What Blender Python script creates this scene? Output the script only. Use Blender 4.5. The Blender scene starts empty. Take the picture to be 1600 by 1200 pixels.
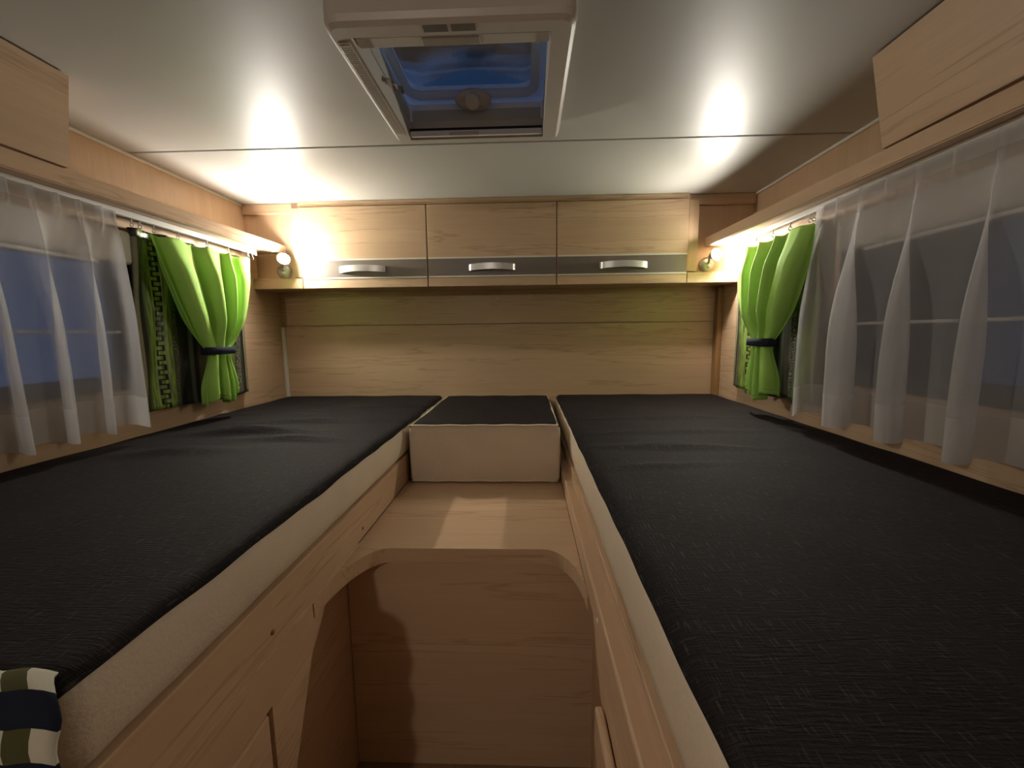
import bpy, bmesh, math, random
from mathutils import Vector, Matrix
random.seed(4)
sc = bpy.context.scene
col = sc.collection
PI = math.pi
ZO = 0.80                      # mattress top above the floor; all z below are measured from the mattress top

# ------------------------------------------------------------------ camera, sky, exposure
def make_camera():
    f, pitch, yaw, roll, cx, cz = 632.27, 7.105, -2.031, -.6355, .0348, .2934
    a, b, c = [math.radians(v) for v in (pitch, yaw, roll)]
    fw = Vector((math.sin(b)*math.cos(a), math.cos(b)*math.cos(a), -math.sin(a)))
    r = Vector((math.cos(b), -math.sin(b), 0)); u = r.cross(fw)
    r2 = r*math.cos(c) + u*math.sin(c); u2 = -r*math.sin(c) + u*math.cos(c)
    cam = bpy.data.cameras.new('camera'); cam.sensor_width = 36; cam.lens = f/1600*36
    cam.clip_start = .01
    o = bpy.data.objects.new('camera', cam); col.objects.link(o)
    m = Matrix(((r2.x, u2.x, -fw.x, cx), (r2.y, u2.y, -fw.y, 0), (r2.z, u2.z, -fw.z, cz+ZO), (0, 0, 0, 1)))
    o.matrix_world = m
    sc.camera = o
make_camera()
w = bpy.data.worlds.new('dusk_sky'); sc.world = w; w.use_nodes = True
wt = w.node_tree; wt.nodes.clear()
wo = wt.nodes.new('ShaderNodeOutputWorld'); wb = wt.nodes.new('ShaderNodeBackground')
tc = wt.nodes.new('ShaderNodeTexCoord'); sx = wt.nodes.new('ShaderNodeSeparateXYZ')
mr = wt.nodes.new('ShaderNodeMapRange'); cr = wt.nodes.new('ShaderNodeValToRGB')
wt.links.new(tc.outputs['Generated'], sx.inputs[0]); wt.links.new(sx.outputs['X'], mr.inputs['Value'])
mr.inputs['From Min'].default_value = -1; mr.inputs['From Max'].default_value = 1
cr.color_ramp.elements[0].color = (.125, .20, .40, 1)       # afterglow side
cr.color_ramp.elements[1].color = (.040, .052, .085, 1)     # night side
wt.links.new(mr.outputs[0], cr.inputs[0]); wt.links.new(cr.outputs[0], wb.inputs[0]); wt.links.new(wb.outputs[0], wo.inputs[0])
wb.inputs[1].default_value = 1.0
sc.view_settings.view_transform = 'Standard'; sc.view_settings.look = 'None'
sc.view_settings.gamma = 1; sc.view_settings.use_curve_mapping = False
sc.view_settings.exposure = 0.52
BULB = 900.0          # reading lamp bulb radiance
SPOT = 10.0            # ceiling spot behind the camera, watt
LAMP_COL = (1, .94, .84)

# ------------------------------------------------------------------ materials
class NT:
    def __init__(s, name):
        s.m = bpy.data.materials.new(name); s.m.use_nodes = True; s.t = s.m.node_tree; s.t.nodes.clear()
        s.out = s.t.nodes.new('ShaderNodeOutputMaterial')
    def n(s, typ, **kw):
        nd = s.t.nodes.new('ShaderNode'+typ)
        for k, v in kw.items():
            if k.startswith('i_'):
                key = k[2:]; nd.inputs[int(key) if key.isdigit() else key.replace('_', ' ')].default_value = v
            else: setattr(nd, k, v)
        return nd
    def l(s, a, b): s.t.links.new(a, b)
    def math(s, op, a, b=None, c=None):
        nd = s.t.nodes.new('ShaderNodeMath'); nd.operation = op
        for i, v in enumerate((a, b, c)):
            if v is None: continue
            if isinstance(v, (int, float)): nd.inputs[i].default_value = v
            else: s.l(v, nd.inputs[i])
        return nd.outputs[0]
    def mix(s, fac, a, b):
        nd = s.t.nodes.new('ShaderNodeMix'); nd.data_type = 'RGBA'
        for i, v in ((0, fac), (6, a), (7, b)):
            if isinstance(v, (int, float)): nd.inputs[i].default_value = v
            elif isinstance(v, tuple): nd.inputs[i].default_value = (*v, 1) if len(v) == 3 else v
            else: s.l(v, nd.inputs[i])
        return nd.outputs[2]
    def bsdf(s, col=None, rough=.5, spec=.5, metal=0, bump=None, bstr=.2, bdist=.002, **kw):
        b = s.n('BsdfPrincipled')
        if isinstance(col, tuple): b.inputs['Base Color'].default_value = (*col, 1)
        elif col is not None: s.l(col, b.inputs['Base Color'])
        if isinstance(rough, (int, float)): b.inputs['Roughness'].default_value = rough
        else: s.l(rough, b.inputs['Roughness'])
        b.inputs['Specular IOR Level'].default_value = spec; b.inputs['Metallic'].default_value = metal
        for k, v in kw.items(): b.inputs[k.replace('_', ' ')].default_value = v
        if bump is not None:
            bp = s.n('Bump', i_Strength=bstr, i_Distance=bdist); s.l(bump, bp.inputs['Height']); s.l(bp.outputs[0], b.inputs['Normal'])
        return b
    def done(s, b): s.l(b.outputs[0], s.out.inputs[0]); return s.m

def plain(name, c, rough=.5, spec=.5, metal=0, noise=.06, nscale=40, **kw):
    t = NT(name); g = t.n('NewGeometry'); nz = t.n('TexNoise', i_Scale=nscale, i_Detail=3.0); t.l(g.outputs['Position'], nz.inputs['Vector'])
    d = tuple(v*(1-noise*2) for v in c); h = tuple(min(1, v*(1+noise*2)) for v in c)
    return t.done(t.bsdf(t.mix(nz.outputs[0], d, h), rough, spec, metal, **kw))

def wood(name, axis, light=(.66, .465, .302), dark=(.38, .24, .138), rough=.42, seed=0.0, vein_k=1.1):
    t = NT(name); g = t.n('NewGeometry')
    mp = t.n('Mapping'); t.l(g.outputs['Position'], mp.inputs[0])
    s = {'x': (.75, 13, 13), 'y': (13, .75, 13), 'z': (13, 13, .75)}[axis]
    mp.inputs['Scale'].default_value = s; mp.inputs['Location'].default_value = (seed, seed*.7, seed*1.3)
    n1 = t.n('TexNoise', i_Scale=1.6, i_Detail=4.0, i_Roughness=.55, i_Distortion=.25); t.l(mp.outputs[0], n1.inputs['Vector'])
    mp2 = t.n('Mapping'); t.l(g.outputs['Position'], mp2.inputs[0])
    mp2.inputs['Scale'].default_value = tuple(v*(1.4 if v < 2 else 2.6) for v in s)
    n2 = t.n('TexNoise', i_Scale=5.0, i_Detail=5.0, i_Roughness=.7); t.l(mp2.outputs[0], n2.inputs['Vector'])
    # thin darker vein lines where the slow noise passes a level
    v1 = t.math('SUBTRACT', n1.outputs[0], .56); v2 = t.math('ABSOLUTE', v1)
    vein = t.n('MapRange', i_1=0.0, i_2=.028, i_3=1.0, i_4=0.0); t.l(v2, vein.inputs[0])
    vm = t.math('MULTIPLY', vein.outputs[0], t.math('MULTIPLY', n2.outputs[0], vein_k))
    r1 = t.n('MapRange', i_1=.3, i_2=.72, i_3=0.0, i_4=1.0); t.l(n1.outputs[0], r1.inputs[0])
    c1 = t.mix(r1.outputs[0], dark_mid(light, dark, .35), light)
    r2 = t.n('MapRange', i_1=.35, i_2=.75, i_3=0.0, i_4=.35); t.l(n2.outputs[0], r2.inputs[0])
    c2 = t.mix(r2.outputs[0], c1, dark_mid(light, dark, .6))
    c3 = t.mix(vm, c2, dark)
    return t.done(t.bsdf(c3, rough, .4, bump=n2.outputs[0], bstr=.05, bdist=.001))
def dark_mid(a, b, f): return tuple(x*(1-f)+y*f for x, y in zip(a, b))

M = {}
M['wood_x'] = wood('beech_laminate_across', 'x')
M['wood_y'] = wood('beech_laminate_along', 'y', seed=3.1)
M['wood_z'] = wood('beech_laminate_upright', 'z', seed=5.7, vein_k=.3)
M['wood_orange'] = wood('beech_upper_wall', 'z', seed=8.2, vein_k=.3)
M['brown_trim'] = wood('brown_corner_post', 'z', light=(.33, .185, .075), dark=(.24, .12, .045))
M['ceil'] = plain('ceiling_laminate', (.53, .52, .48), rough=.44, spec=.45, noise=.015, nscale=8)
M['white'] = plain('white_bead', (.78, .74, .66), rough=.4, noise=.02)
M['plastic'] = plain('hatch_plastic', (.62, .58, .51), rough=.38, noise=.02)
M['plastic_gloss'] = plain('hatch_shaft_plastic', (.86, .88, .89), rough=.14, noise=.02)
def translucent_plastic():
    t = NT('hatch_lid_translucent'); d = t.bsdf((.80, .82, .84), .25, .5); tr = t.n('BsdfTranslucent', i_0=(.90, .92, .95, 1))
    mx = t.n('MixShader', i_0=.7); t.l(d.outputs[0], mx.inputs[1]); t.l(tr.outputs[0], mx.inputs[2]); return t.done(mx)
M['lid'] = translucent_plastic()
M['sticker'] = plain('hatch_sticker', (.15, .14, .11), rough=.5)
M['band'] = plain('grey_brown_band', (.175, .145, .12), rough=.42, noise=.03, nscale=60)
M['alu'] = plain('brushed_metal', (.74, .73, .71), rough=.36, metal=.7, noise=.03, nscale=120)
M['lamp_metal'] = plain('satin_lamp_metal', (.46, .46, .38), rough=.35, metal=.6, noise=.03)
M['black'] = plain('black_gap', (.012, .01, .01), rough=.7)
M['frame'] = plain('window_frame_black', (.02, .022, .03), rough=.4)
M['rail'] = plain('white_rail', (.80, .79, .75), rough=.35, noise=.02)
M['hook'] = plain('clear_hook', (.55, .54, .5), rough=.3, noise=.02)
M['floorm'] = wood('floor_vinyl', 'y', light=(.30, .20, .12), dark=(.2, .12, .07), rough=.5)

def fabric(name, c, c2, scale=180, rough=.85, bstr=.25, spec=.15):
    t = NT(name); g = t.n('NewGeometry')
    nz = t.n('TexNoise', i_Scale=scale, i_Detail=3.0); t.l(g.outputs['Position'], nz.inputs['Vector'])
    n2 = t.n('TexNoise', i_Scale=14.0, i_Detail=4.0); t.l(g.outputs['Position'], n2.inputs['Vector'])
    f = t.math('MULTIPLY', t.math('ADD', nz.outputs[0], n2.outputs[0]), .5)
    return t.done(t.bsdf(t.mix(f, c, c2), rough, spec, bump=f, bstr=bstr, bdist=.003))
M['cream'] = fabric('cream_mattress_ticking', (.62, .52, .395), (.76, .66, .52), 220, .8, .45)
M['navy'] = fabric('navy_tieback', (.012, .016, .03), (.03, .036, .055), 300)
M['hooktape'] = fabric('dark_heading', (.02, .022, .02), (.06, .07, .05), 200)

def cover(name, base, hi, lean=1.0):
    t = NT(name); g = t.n('NewGeometry')
    mp = t.n('Mapping'); t.l(g.outputs['Position'], mp.inputs[0]); mp.inputs['Scale'].default_value = (330, 38, 40)
    a = t.n('TexNoise', i_Scale=1.0, i_Detail=2.0, i_Roughness=.6); t.l(mp.outputs[0], a.inputs['Vector'])
    mp2 = t.n('Mapping'); t.l(g.outputs['Position'], mp2.inputs[0]); mp2.inputs['Scale'].default_value = (40, 380, 40)
    b = t.n('TexNoise', i_Scale=1.0, i_Detail=2.0, i_Roughness=.6); t.l(mp2.outputs[0], b.inputs['Vector'])
    ra = t.n('MapRange', i_1=.60, i_2=.74, i_3=0.0, i_4=1.0); t.l(a.outputs[0], ra.inputs[0])
    rb = t.n('MapRange', i_1=.62, i_2=.76, i_3=0.0, i_4=.6); t.l(b.outputs[0], rb.inputs[0])
    f = t.math('MAXIMUM', ra.outputs[0], rb.outputs[0])
    h = t.math('ADD', a.outputs[0], b.outputs[0])
    bs = t.bsdf(t.mix(f, base, hi), .75, .14, bump=h, bstr=.55, bdist=.0025)
    return t.done(bs)
M['cover'] = cover('black_woven_cover', (.011, .009, .0095), (.060, .052, .050))

def lime():
    t = NT('lime_green_cotton'); g = t.n('NewGeometry')
    nz = t.n('TexNoise', i_Scale=260.0, i_Detail=2.0); t.l(g.outputs['Position'], nz.inputs['Vector'])
    c = t.mix(nz.outputs[0], (.44, .74, .15), (.50, .80, .19))
    d = t.bsdf(c, .8, .2, bump=nz.outputs[0], bstr=.12, bdist=.001)
    tr = t.n('BsdfTranslucent'); t.l(c, tr.inputs[0])
    mx = t.n('MixShader', i_0=.25); t.l(d.outputs[0], mx.inputs[1]); t.l(tr.outputs[0], mx.inputs[2])
    return t.done(mx)
M['lime'] = lime()

def sheer(name, op):
    t = NT(name); g = t.n('NewGeometry')
    uv = t.n('UVMap'); mp = t.n('Mapping'); t.l(uv.outputs[0], mp.inputs[0]); mp.inputs['Scale'].default_value = (900, 900, 1)
    nz = t.n('TexNoise', i_Scale=1.0, i_Detail=1.0); t.l(mp.outputs[0], nz.inputs['Vector'])
    d = t.n('BsdfDiffuse', i_0=(.70, .69, .68, 1)); tr = t.n('BsdfTranslucent', i_0=(.70, .69, .69, 1))
    m1 = t.n('MixShader', i_0=.42); t.l(d.outputs[0], m1.inputs[1]); t.l(tr.outputs[0], m1.inputs[2])
    tp = t.n('BsdfTransparent', i_0=(.97, .97, .98, 1))
    m2 = t.n('MixShader')
    fc = t.math('ADD', t.math('MULTIPLY', t.math('SUBTRACT', nz.outputs[0], .5), .10), op)
    t.l(fc, m2.inputs[0]); t.l(tp.outputs[0], m2.inputs[1]); t.l(m1.outputs[0], m2.inputs[2])
    return t.done(m2)
M['sheer'] = sheer('white_voile', .50)
M['sheer_hem'] = sheer('white_voile_doubled', .72)

def pane(name, tint, rough=.05, dirt=.0):
    t = NT(name); tp = t.n('BsdfTransparent', i_0=(*tint, 1)); gl = t.n('BsdfGlossy', i_0=(.8, .85, .9, 1), i_Roughness=rough)
    fr = t.n('Fresnel', i_IOR=1.45)
    mx = t.n('MixShader'); t.l(fr.outputs[0], mx.inputs[0]); t.l(tp.outputs[0], mx.inputs[1]); t.l(gl.outputs[0], mx.inputs[2])
    if dirt:
        g = t.n('NewGeometry'); nz = t.n('TexNoise', i_Scale=9.0, i_Detail=5.0, i_Distortion=1.2); t.l(g.outputs['Position'], nz.inputs['Vector'])
        r = t.n('MapRange', i_1=.5, i_2=.75, i_3=0.0, i_4=dirt); t.l(nz.outputs[0], r.inputs[0])
        df = t.n('BsdfTranslucent', i_0=(.5, .6, .7, 1)); m2 = t.n('MixShader')
        t.l(r.outputs[0], m2.inputs[0]); t.l(mx.outputs[0], m2.inputs[1]); t.l(df.outputs[0], m2.inputs[2]); mx = m2
    return t.done(mx)
M['pane'] = pane('acrylic_window', (.42, .45, .48))
M['dome'] = pane('smoked_blue_dome', (.075, .13, .17), .08, .22)

def bulbmat(s):
    t = NT('lit_bulb'); e = t.n('Emission', i_0=(*LAMP_COL, 1), i_1=s); return t.done(e)
M['bulb'] = bulbmat(BULB)

def pattern():
    """dark curtain print: blurred lime bands, black square-wave braid, silver curls. uv in metres"""
    t = NT('dark_lime_print'); uv = t.n('UVMap'); sp = t.n('SeparateXYZ'); t.l(uv.outputs[0], sp.inputs[0])
    U, V = sp.outputs[0], sp.outputs[1]
    mp = t.n('Mapping'); t.l(uv.outputs[0], mp.inputs[0]); mp.inputs['Scale'].default_value = (170, 9, 1)
    nz = t.n('TexNoise', i_Scale=1.0, i_Detail=4.0, i_Roughness=.7); t.l(mp.outputs[0], nz.inputs['Vector'])
    mpb = t.n('Mapping'); t.l(uv.outputs[0], mpb.inputs[0]); mpb.inputs['Scale'].default_value = (60, 60, 1)
    nb = t.n('TexNoise', i_Scale=1.0, i_Detail=4.0); t.l(mpb.outputs[0], nb.inputs['Vector'])
    base = t.mix(nz.outputs[0], (.006, .008, .006), (.05, .052, .035))
    P = .300                                    # repeat across the cloth
    u = t.math('MODULO', t.math('ADD', U, P*4), P)
    def band(c, wd, soft):
        d = t.math('ABSOLUTE', t.math('SUBTRACT', u, c))
        r = t.n('MapRange', i_1=wd, i_2=wd+soft, i_3=1.0, i_4=0.0); t.l(d, r.inputs[0]); return r.outputs[0]
    streak = t.n('MapRange', i_1=.36, i_2=.62, i_3=.1, i_4=1.0); t.l(nz.outputs[0], streak.inputs[0])
    b1 = t.math('MULTIPLY', band(.065, .030, .020), streak.outputs[0])
    c = t.mix(b1, base, (.36, .52, .09))
    b2 = t.math('MULTIPLY', band(.265, .012, .014), t.math('MULTIPLY', streak.outputs[0], .45))
    c = t.mix(b2, c, (.22, .26, .12))
    # braid
    A, th, per = .0085, .0034, .031
    sn = t.math('SINE', t.math('MULTIPLY', V, 2*PI/per))
    sq = t.math('MULTIPLY', t.math('SIGN', sn), A)
    dv = t.math('ABSOLUTE', t.math('SUBTRACT', t.math('SUBTRACT', u, .065), sq))
    l1 = t.math('LESS_THAN', dv, th)
    l2 = t.math('MULTIPLY', t.math('LESS_THAN', t.math('ABSOLUTE', sn), .42), t.math('LESS_THAN', t.math('ABSOLUTE', t.math('SUBTRACT', u, .065)), A+th))
    c = t.mix(t.math('MAXIMUM', l1, l2), c, (.004, .005, .004))
    # curls
    vo = t.n('TexVoronoi', i_Scale=1.0, i_Randomness=.35); mv = t.n('Mapping'); t.l(uv.outputs[0], mv.inputs[0]); mv.inputs['Scale'].default_value = (44, 36, 1)
    t.l(mv.outputs[0], vo.inputs['Vector'])
    ring = t.math('GREATER_THAN', t.math('SINE', t.math('MULTIPLY', vo.outputs['Distance'], 26)), .25)
    cb = t.math('MULTIPLY', t.math('MULTIPLY', band(.125, .010, .003), ring), nb.outputs[0])
    c = t.mix(cb, c, (.50, .52, .38))
    b3 = t.math('MULTIPLY', band(.185, .004, .004), .8); c = t.mix(b3, c, (.16, .17, .13))
    return t.done(t.bsdf(c, .42, .45, bump=nz.outputs[0], bstr=.15, bdist=.001))
M['print'] = pattern()

def checks():
    t = NT('checked_blanket_cloth'); uv = t.n('UVMap'); sp = t.n('SeparateXYZ'); t.l(uv.outputs[0], sp.inputs[0])
    s = .024
    fu = t.math('FRACT', t.math('DIVIDE', sp.outputs[0], s*2)); fv = t.math('FRACT', t.math('DIVIDE', sp.outputs[1], s*2))
    a = t.math('LESS_THAN', fu, .5); b = t.math('LESS_THAN', fv, .5)
    both = t.math('MULTIPLY', a, b); anyc = t.math('MULTIPLY', t.math('SUBTRACT', 1.0, a), b)
    c = t.mix(anyc, (.012, .016, .03), (.075, .075, .03)); c = t.mix(both, c, (.55, .53, .43))
    nz = t.n('TexNoise', i_Scale=400.0); t.l(uv.outputs[0], nz.inputs['Vector'])
    return t.done(t.bsdf(c, .85, .15, bump=nz.outputs[0], bstr=.2, bdist=.001))
M['check'] = checks()

# ------------------------------------------------------------------ building helpers
def link(o, parent=None):
    col.objects.link(o)
    if parent is not None: o.parent = parent
    return o
def props(o, label=None, cat=None, group=None, kind=None):
    if label: o['label'] = label
    if cat: o['category'] = cat
    if group: o['group'] = group
    if kind: o['kind'] = kind
    return o
def thing(name, loc, label=None, cat=None, group=None, kind=None):
    o = bpy.data.objects.new(name, None); o.empty_display_size = .05
    o.location = (loc[0], loc[1], loc[2]+ZO); col.objects.link(o)
    return props(o, label, cat, group, kind)
def wloc(p):
    v = Vector((0, 0, 0))
    while p is not None: v += p.location; p = p.parent
    return v
def mesh(name, bm, mat, parent=None, smooth=False, center=True):
    """bm in scene coordinates (z from mattress top) -> object with its own origin"""
    bmesh.ops.recalc_face_normals(bm, faces=bm.faces[:])
    off = Vector((0, 0, ZO))
    for v in bm.verts: v.co += off
    if parent is None and center:
        xs = [v.co.x for v in bm.verts]; ys = [v.co.y for v in bm.verts]; zs = [v.co.z for v in bm.verts]
        org = Vector(((min(xs)+max(xs))/2, (min(ys)+max(ys))/2, min(zs)))
    else:
        xs = [v.co.x for v in bm.verts]; ys = [v.co.y for v in bm.verts]; zs = [v.co.z for v in bm.verts]
        org = Vector(((min(xs)+max(xs))/2, (min(ys)+max(ys))/2, (min(zs)+max(zs))/2))
    for v in bm.verts: v.co -= org
    me = bpy.data.meshes.new(name); bm.to_mesh(me); bm.free()
    me.materials.append(M[mat] if isinstance(mat, str) else mat)
    if smooth: me.polygons.foreach_set('use_smooth', [True]*len(me.polygons))
    o = bpy.data.objects.new(name, me); link(o, parent)
    o.location = org - (wloc(parent) if parent is not None else Vector((0, 0, 0)))
    return o
def abox(bm, x0, x1, y0, y1, z0, z1, bev=0, seg=2):
    r = bmesh.ops.create_cube(bm, size=1)
    for v in r['verts']:
        v.co = Vector((x0+(v.co.x+.5)*(x1-x0), y0+(v.co.y+.5)*(y1-y0), z0+(v.co.z+.5)*(z1-z0)))
    if bev:
        es = list({e for v in r['verts'] for e in v.link_edges})
        bmesh.ops.bevel(bm, geom=es, offset=bev, segments=seg, affect='EDGES', profile=.5)
def box(name, x0, x1, y0, y1, z0, z1, mat, parent=None, bev=.0, seg=2):
    bm = bmesh.new(); abox(bm, x0, x1, y0, y1, z0, z1, bev, seg); return mesh(name, bm, mat, parent)
def prism(name, poly, axis, a, b, mat, parent=None, bev=0, smooth=False):
    """poly: list of 2D points in the plane normal to axis ('x': (y,z), 'y': (x,z), 'z': (x,y))"""
    bm = bmesh.new()
    def P(p, t): return {'x': (t, p[0], p[1]), 'y': (p[0], t, p[1]), 'z': (p[0], p[1], t)}[axis]
    v0 = [bm.verts.new(P(p, a)) for p in poly]; v1 = [bm.verts.new(P(p, b)) for p in poly]; n = len(poly)
    bm.faces.new(v0); bm.faces.new(v1[::-1])
    for i in range(n): bm.faces.new((v0[i], v1[i], v1[(i+1) % n], v0[(i+1) % n]))
    if bev: bmesh.ops.bevel(bm, geom=bm.edges[:], offset=bev, segments=2, affect='EDGES', profile=.5)
    return mesh(name, bm, mat, parent, smooth)
def grid(name, nu, nv, f, mat, parent=None, uvf=None, thick=0, subd=False):
    bm = bmesh.new(); uvl = bm.loops.layers.uv.new('UVMap')
    vs = [[bm.verts.new(f(i/nu, j/nv)) for j in range(nv+1)] for i in range(nu+1)]
    for i in range(nu):
        for j in range(nv):
            fc = bm.faces.new((vs[i][j], vs[i+1][j], vs[i+1][j+1], vs[i][j+1]))
            for lp, (a, b) in zip(fc.loops, ((i, j), (i+1, j), (i+1, j+1), (i, j+1))):
                lp[uvl].uv = uvf(a/nu, b/nv) if uvf else (a/nu, b/nv)
    o = mesh(name, bm, mat, parent, True)
    if thick:
        md = o.modifiers.new('thickness', 'SOLIDIFY'); md.thickness = thick; md.offset = 0
    return o
def lathe(bm, prof, origin, axis, n=24):
    """prof: (r, t) along axis"""
    ax = Vector(axis).normalized(); t = Vector((0, 0, 1)) if abs(ax.z) < .9 else Vector((1, 0, 0))
    a = ax.cross(t).normalized(); b = ax.cross(a); o = Vector(origin); rings = []
    for r, h in prof:
        if r < 1e-5: rings.append([bm.verts.new(o+ax*h)])
        else: rings.append([bm.verts.new(o+ax*h+(a*math.cos(2*PI*k/n)+b*math.sin(2*PI*k/n))*r) for k in range(n)])
    for p, q in zip(rings, rings[1:]):
        for k in range(n):
            k2 = (k+1) % n
            if len(p) == 1 and len(q) == 1: continue
            if len(p) == 1: bm.faces.new((p[0], q[k], q[k2]))
            elif len(q) == 1: bm.faces.new((p[k], p[k2], q[0]))
            else: bm.faces.new((p[k], p[k2], q[k2], q[k]))
def lathed(name, prof, origin, axis, mat, parent=None, n=24):
    bm = bmesh.new(); lathe(bm, prof, origin, axis, n); return mesh(name, bm, mat, parent, True)
def tube(bm, pts, r, n=8):
    pts = [Vector(p) for p in pts]; rings = []
    for i, p in enumerate(pts):
        d = (pts[min(i+1, len(pts)-1)]-pts[max(i-1, 0)]).normalized()
        t = Vector((0, 0, 1)) if abs(d.z) < .9 else Vector((1, 0, 0)); a = d.cross(t).normalized(); b = d.cross(a)
        rings.append([bm.verts.new(p+(a*math.cos(2*PI*k/n)+b*math.sin(2*PI*k/n))*r) for k in range(n)])
    for p, q in zip(rings, rings[1:]):
        for k in range(n): bm.faces.new((p[k], p[(k+1) % n], q[(k+1) % n], q[k]))
    bm.faces.new(rings[0]); bm.faces.new(rings[-1][::-1])
def rrect(x0, x1, y0, y1, rs, n=6):
    """rounded rectangle outline; rs radii at (x0y0, x1y0, x1y1, x0y1)"""
    out = []
    for (cx, cy, sx_, sy_, a0, r) in ((x0, y0, 1, 1, PI, rs[0]), (x1, y0, -1, 1, 1.5*PI, rs[1]), (x1, y1, -1, -1, 0, rs[2]), (x0, y1, 1, -1, .5*PI, rs[3])):
        c = (cx+sx_*r, cy+sy_*r)
        if r <= 1e-6: out.append((cx, cy)); continue
        for k in range(n+1):
            a = a0+k/n*PI/2; out.append((c[0]+r*math.cos(a), c[1]+r*math.sin(a)))
    return out
def densify(poly, step):
    out = []
    for i, p in enumerate(poly):
        q = poly[(i+1) % len(poly)]; d = math.dist(p, q); k = max(1, int(d/step))
        for j in range(k): out.append((p[0]+(q[0]-p[0])*j/k, p[1]+(q[1]-p[1])*j/k))
    return out
def shrink(poly, d):
    """move every outline point inward by d along the averaged normal (counter clockwise outline)"""
    n = len(poly); out = []
    for i in range(n):
        a, p, b = poly[i-1], poly[i], poly[(i+1) % n]
        t = Vector((b[0]-a[0], b[1]-a[1])); t.normalize(); out.append((p[0]-t.y*d, p[1]+t.x*d))
    return out
def pad(name, poly, rings, mat, parent, wob=0, cap=True):
    """loft: rings = (inset, z)"""
    bm = bmesh.new(); R = []
    for k, (ins, z) in enumerate(rings):
        pl = shrink(poly, ins) if abs(ins) > 1e-6 else poly
        R.append([bm.verts.new((p[0]+wob*math.sin(i*1.7+k*2.1)*random.uniform(.2, 1), p[1]+wob*math.cos(i*1.3+k)*random.uniform(.2, 1), z+wob*.4*math.sin(i*.9+k))) for i, p in enumerate(pl)])
    n = len(poly)
    for p, q in zip(R, R[1:]):
        for i in range(n): bm.faces.new((p[i], p[(i+1) % n], q[(i+1) % n], q[i]))
    if cap: bm.faces.new(R[0][::-1]); bm.faces.new(R[-1])
    return mesh(name, bm, mat, parent, True)

# ------------------------------------------------------------------ dimensions (from the photograph's perspective)
WL, WR = -1.15, .935           # side walls under the shelves
UL, UR = -1.19, .99            # side walls above the shelves
YB, YF = 1.95, -3.20           # rear wall, far end behind the camera
ZF, ZC = -.80, .859            # floor, ceiling
YD = 1.7625                    # door fronts
YP = 1.80                      # corner panel fronts
HX0, HX1, HY0, HY1 = -.313, .127, .742, 1.187   # hatch frame outline
OX0, OX1, OY0, OY1 = -.272, .083, .776, 1.158   # hatch opening
SEAM = 1.285

# ------------------------------------------------------------------ setting
o = box('floor', UL-.05, UR+.05, YF-.05, YB+.05, ZF-.04, ZF, 'floorm'); props(o, 'brown vinyl floor of the narrow aisle', kind='structure')
c = thing('ceiling', (0, 0, ZC), 'pale laminate caravan ceiling in two panels', kind='structure')
bm = bmesh.new()
for a in ((UL-.05, OX0, YF-.05, SEAM-.005), (OX1, UR+.05, YF-.05, SEAM-.005), (OX0, OX1, YF-.05, OY0), (OX0, OX1, OY1, SEAM-.005)): abox(bm, *a, ZC, ZC+.03)
mesh('panel', bm, 'ceil', c)
box('panel', UL-.05, UR+.05, SEAM+.005, YB+.05, ZC, ZC+.03, 'ceil', c)
box('joint_strip', UL-.05, UR+.05, SEAM-.006, SEAM+.006, ZC+.014, ZC+.032, 'ceil', c)
wb_ = thing('wall_back', (0, YB, ZF), 'pale wood rear wall in two horizontal boards', kind='structure')
box('board', UL-.05, UR+.05, YB, YB+.03, ZF, .338, 'wood_x', wb_)
box('board', UL-.05, UR+.05, YB, YB+.03, .342, ZC, 'wood_x', wb_)
box('groove', UL-.05, UR+.05, YB+.012, YB+.03, .336, .344, 'wood_x', wb_)
lathed('screw_cap', [(.004, 0), (.004, .002), (0, .003)], (-.103, YB, .46), (0, -1, 0), 'white', wb_, 10)
box('wall_front', UL-.05, UR+.05, YF-.03, YF, ZF, ZC, 'wood_x'); props(bpy.data.objects['wall_front'], 'pale wood partition behind the camera', kind='structure')

def side_wall(name, s, wx, ux, wy0, wy1, wz0, wz1, lab):
    t = thing(name, (wx, 0, ZF), lab, kind='structure')
    a, b = (wx-.05, wx) if s > 0 else (wx, wx+.05)
    bm = bmesh.new()
    abox(bm, a, b, YF, wy0, ZF, .66); abox(bm, a, b, wy1, YB, ZF, .66)
    abox(bm, a, b, wy0, wy1, ZF, wz0); abox(bm, a, b, wy0, wy1, wz1, .66)
    mesh('lower_panel', bm, 'wood_y', t)
    a, b = (ux-.05, ux) if s > 0 else (ux, ux+.05)
    box('upper_panel', a, b, YF, YB, .655, ZC, 'wood_orange', t)
    return t
WIN_L = (.05, 1.185, .155, .545); WIN_R = (.05, 1.20, .155, .545)
side_wall('wall_left', 1, WL, UL, *WIN_L, 'pale wood side wall beside the bed with the wrinkled cover')
side_wall('wall_right', -1, WR, UR, *WIN_R, 'pale wood side wall beside the bed with the smooth cover')
o = box('trim_1', -1.150, -1.134, YB-.016, YB, -.02, .337, 'white', None, .004); props(o, 'thin pale corner bead at the rear wall', kind='structure')
o = box('trim_2', .912, .936, YB-.045, YB, -.10, .497, 'brown_trim', None, .006); props(o, 'brown upright corner post at the rear wall', kind='structure')
o = box('trim_3', UL-.002, UL+.007, YF, YP, ZC-.010, ZC, 'white', None, .003); props(o, 'thin ceiling bead above the wall panel by the glaring lamp', kind='structure')
o = box('trim_4', UR-.007, UR+.002, YF, YP, ZC-.010, ZC, 'white', None, .003); props(o, 'thin ceiling bead above the wall panel by the white-faced lamp', kind='structure')

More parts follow.
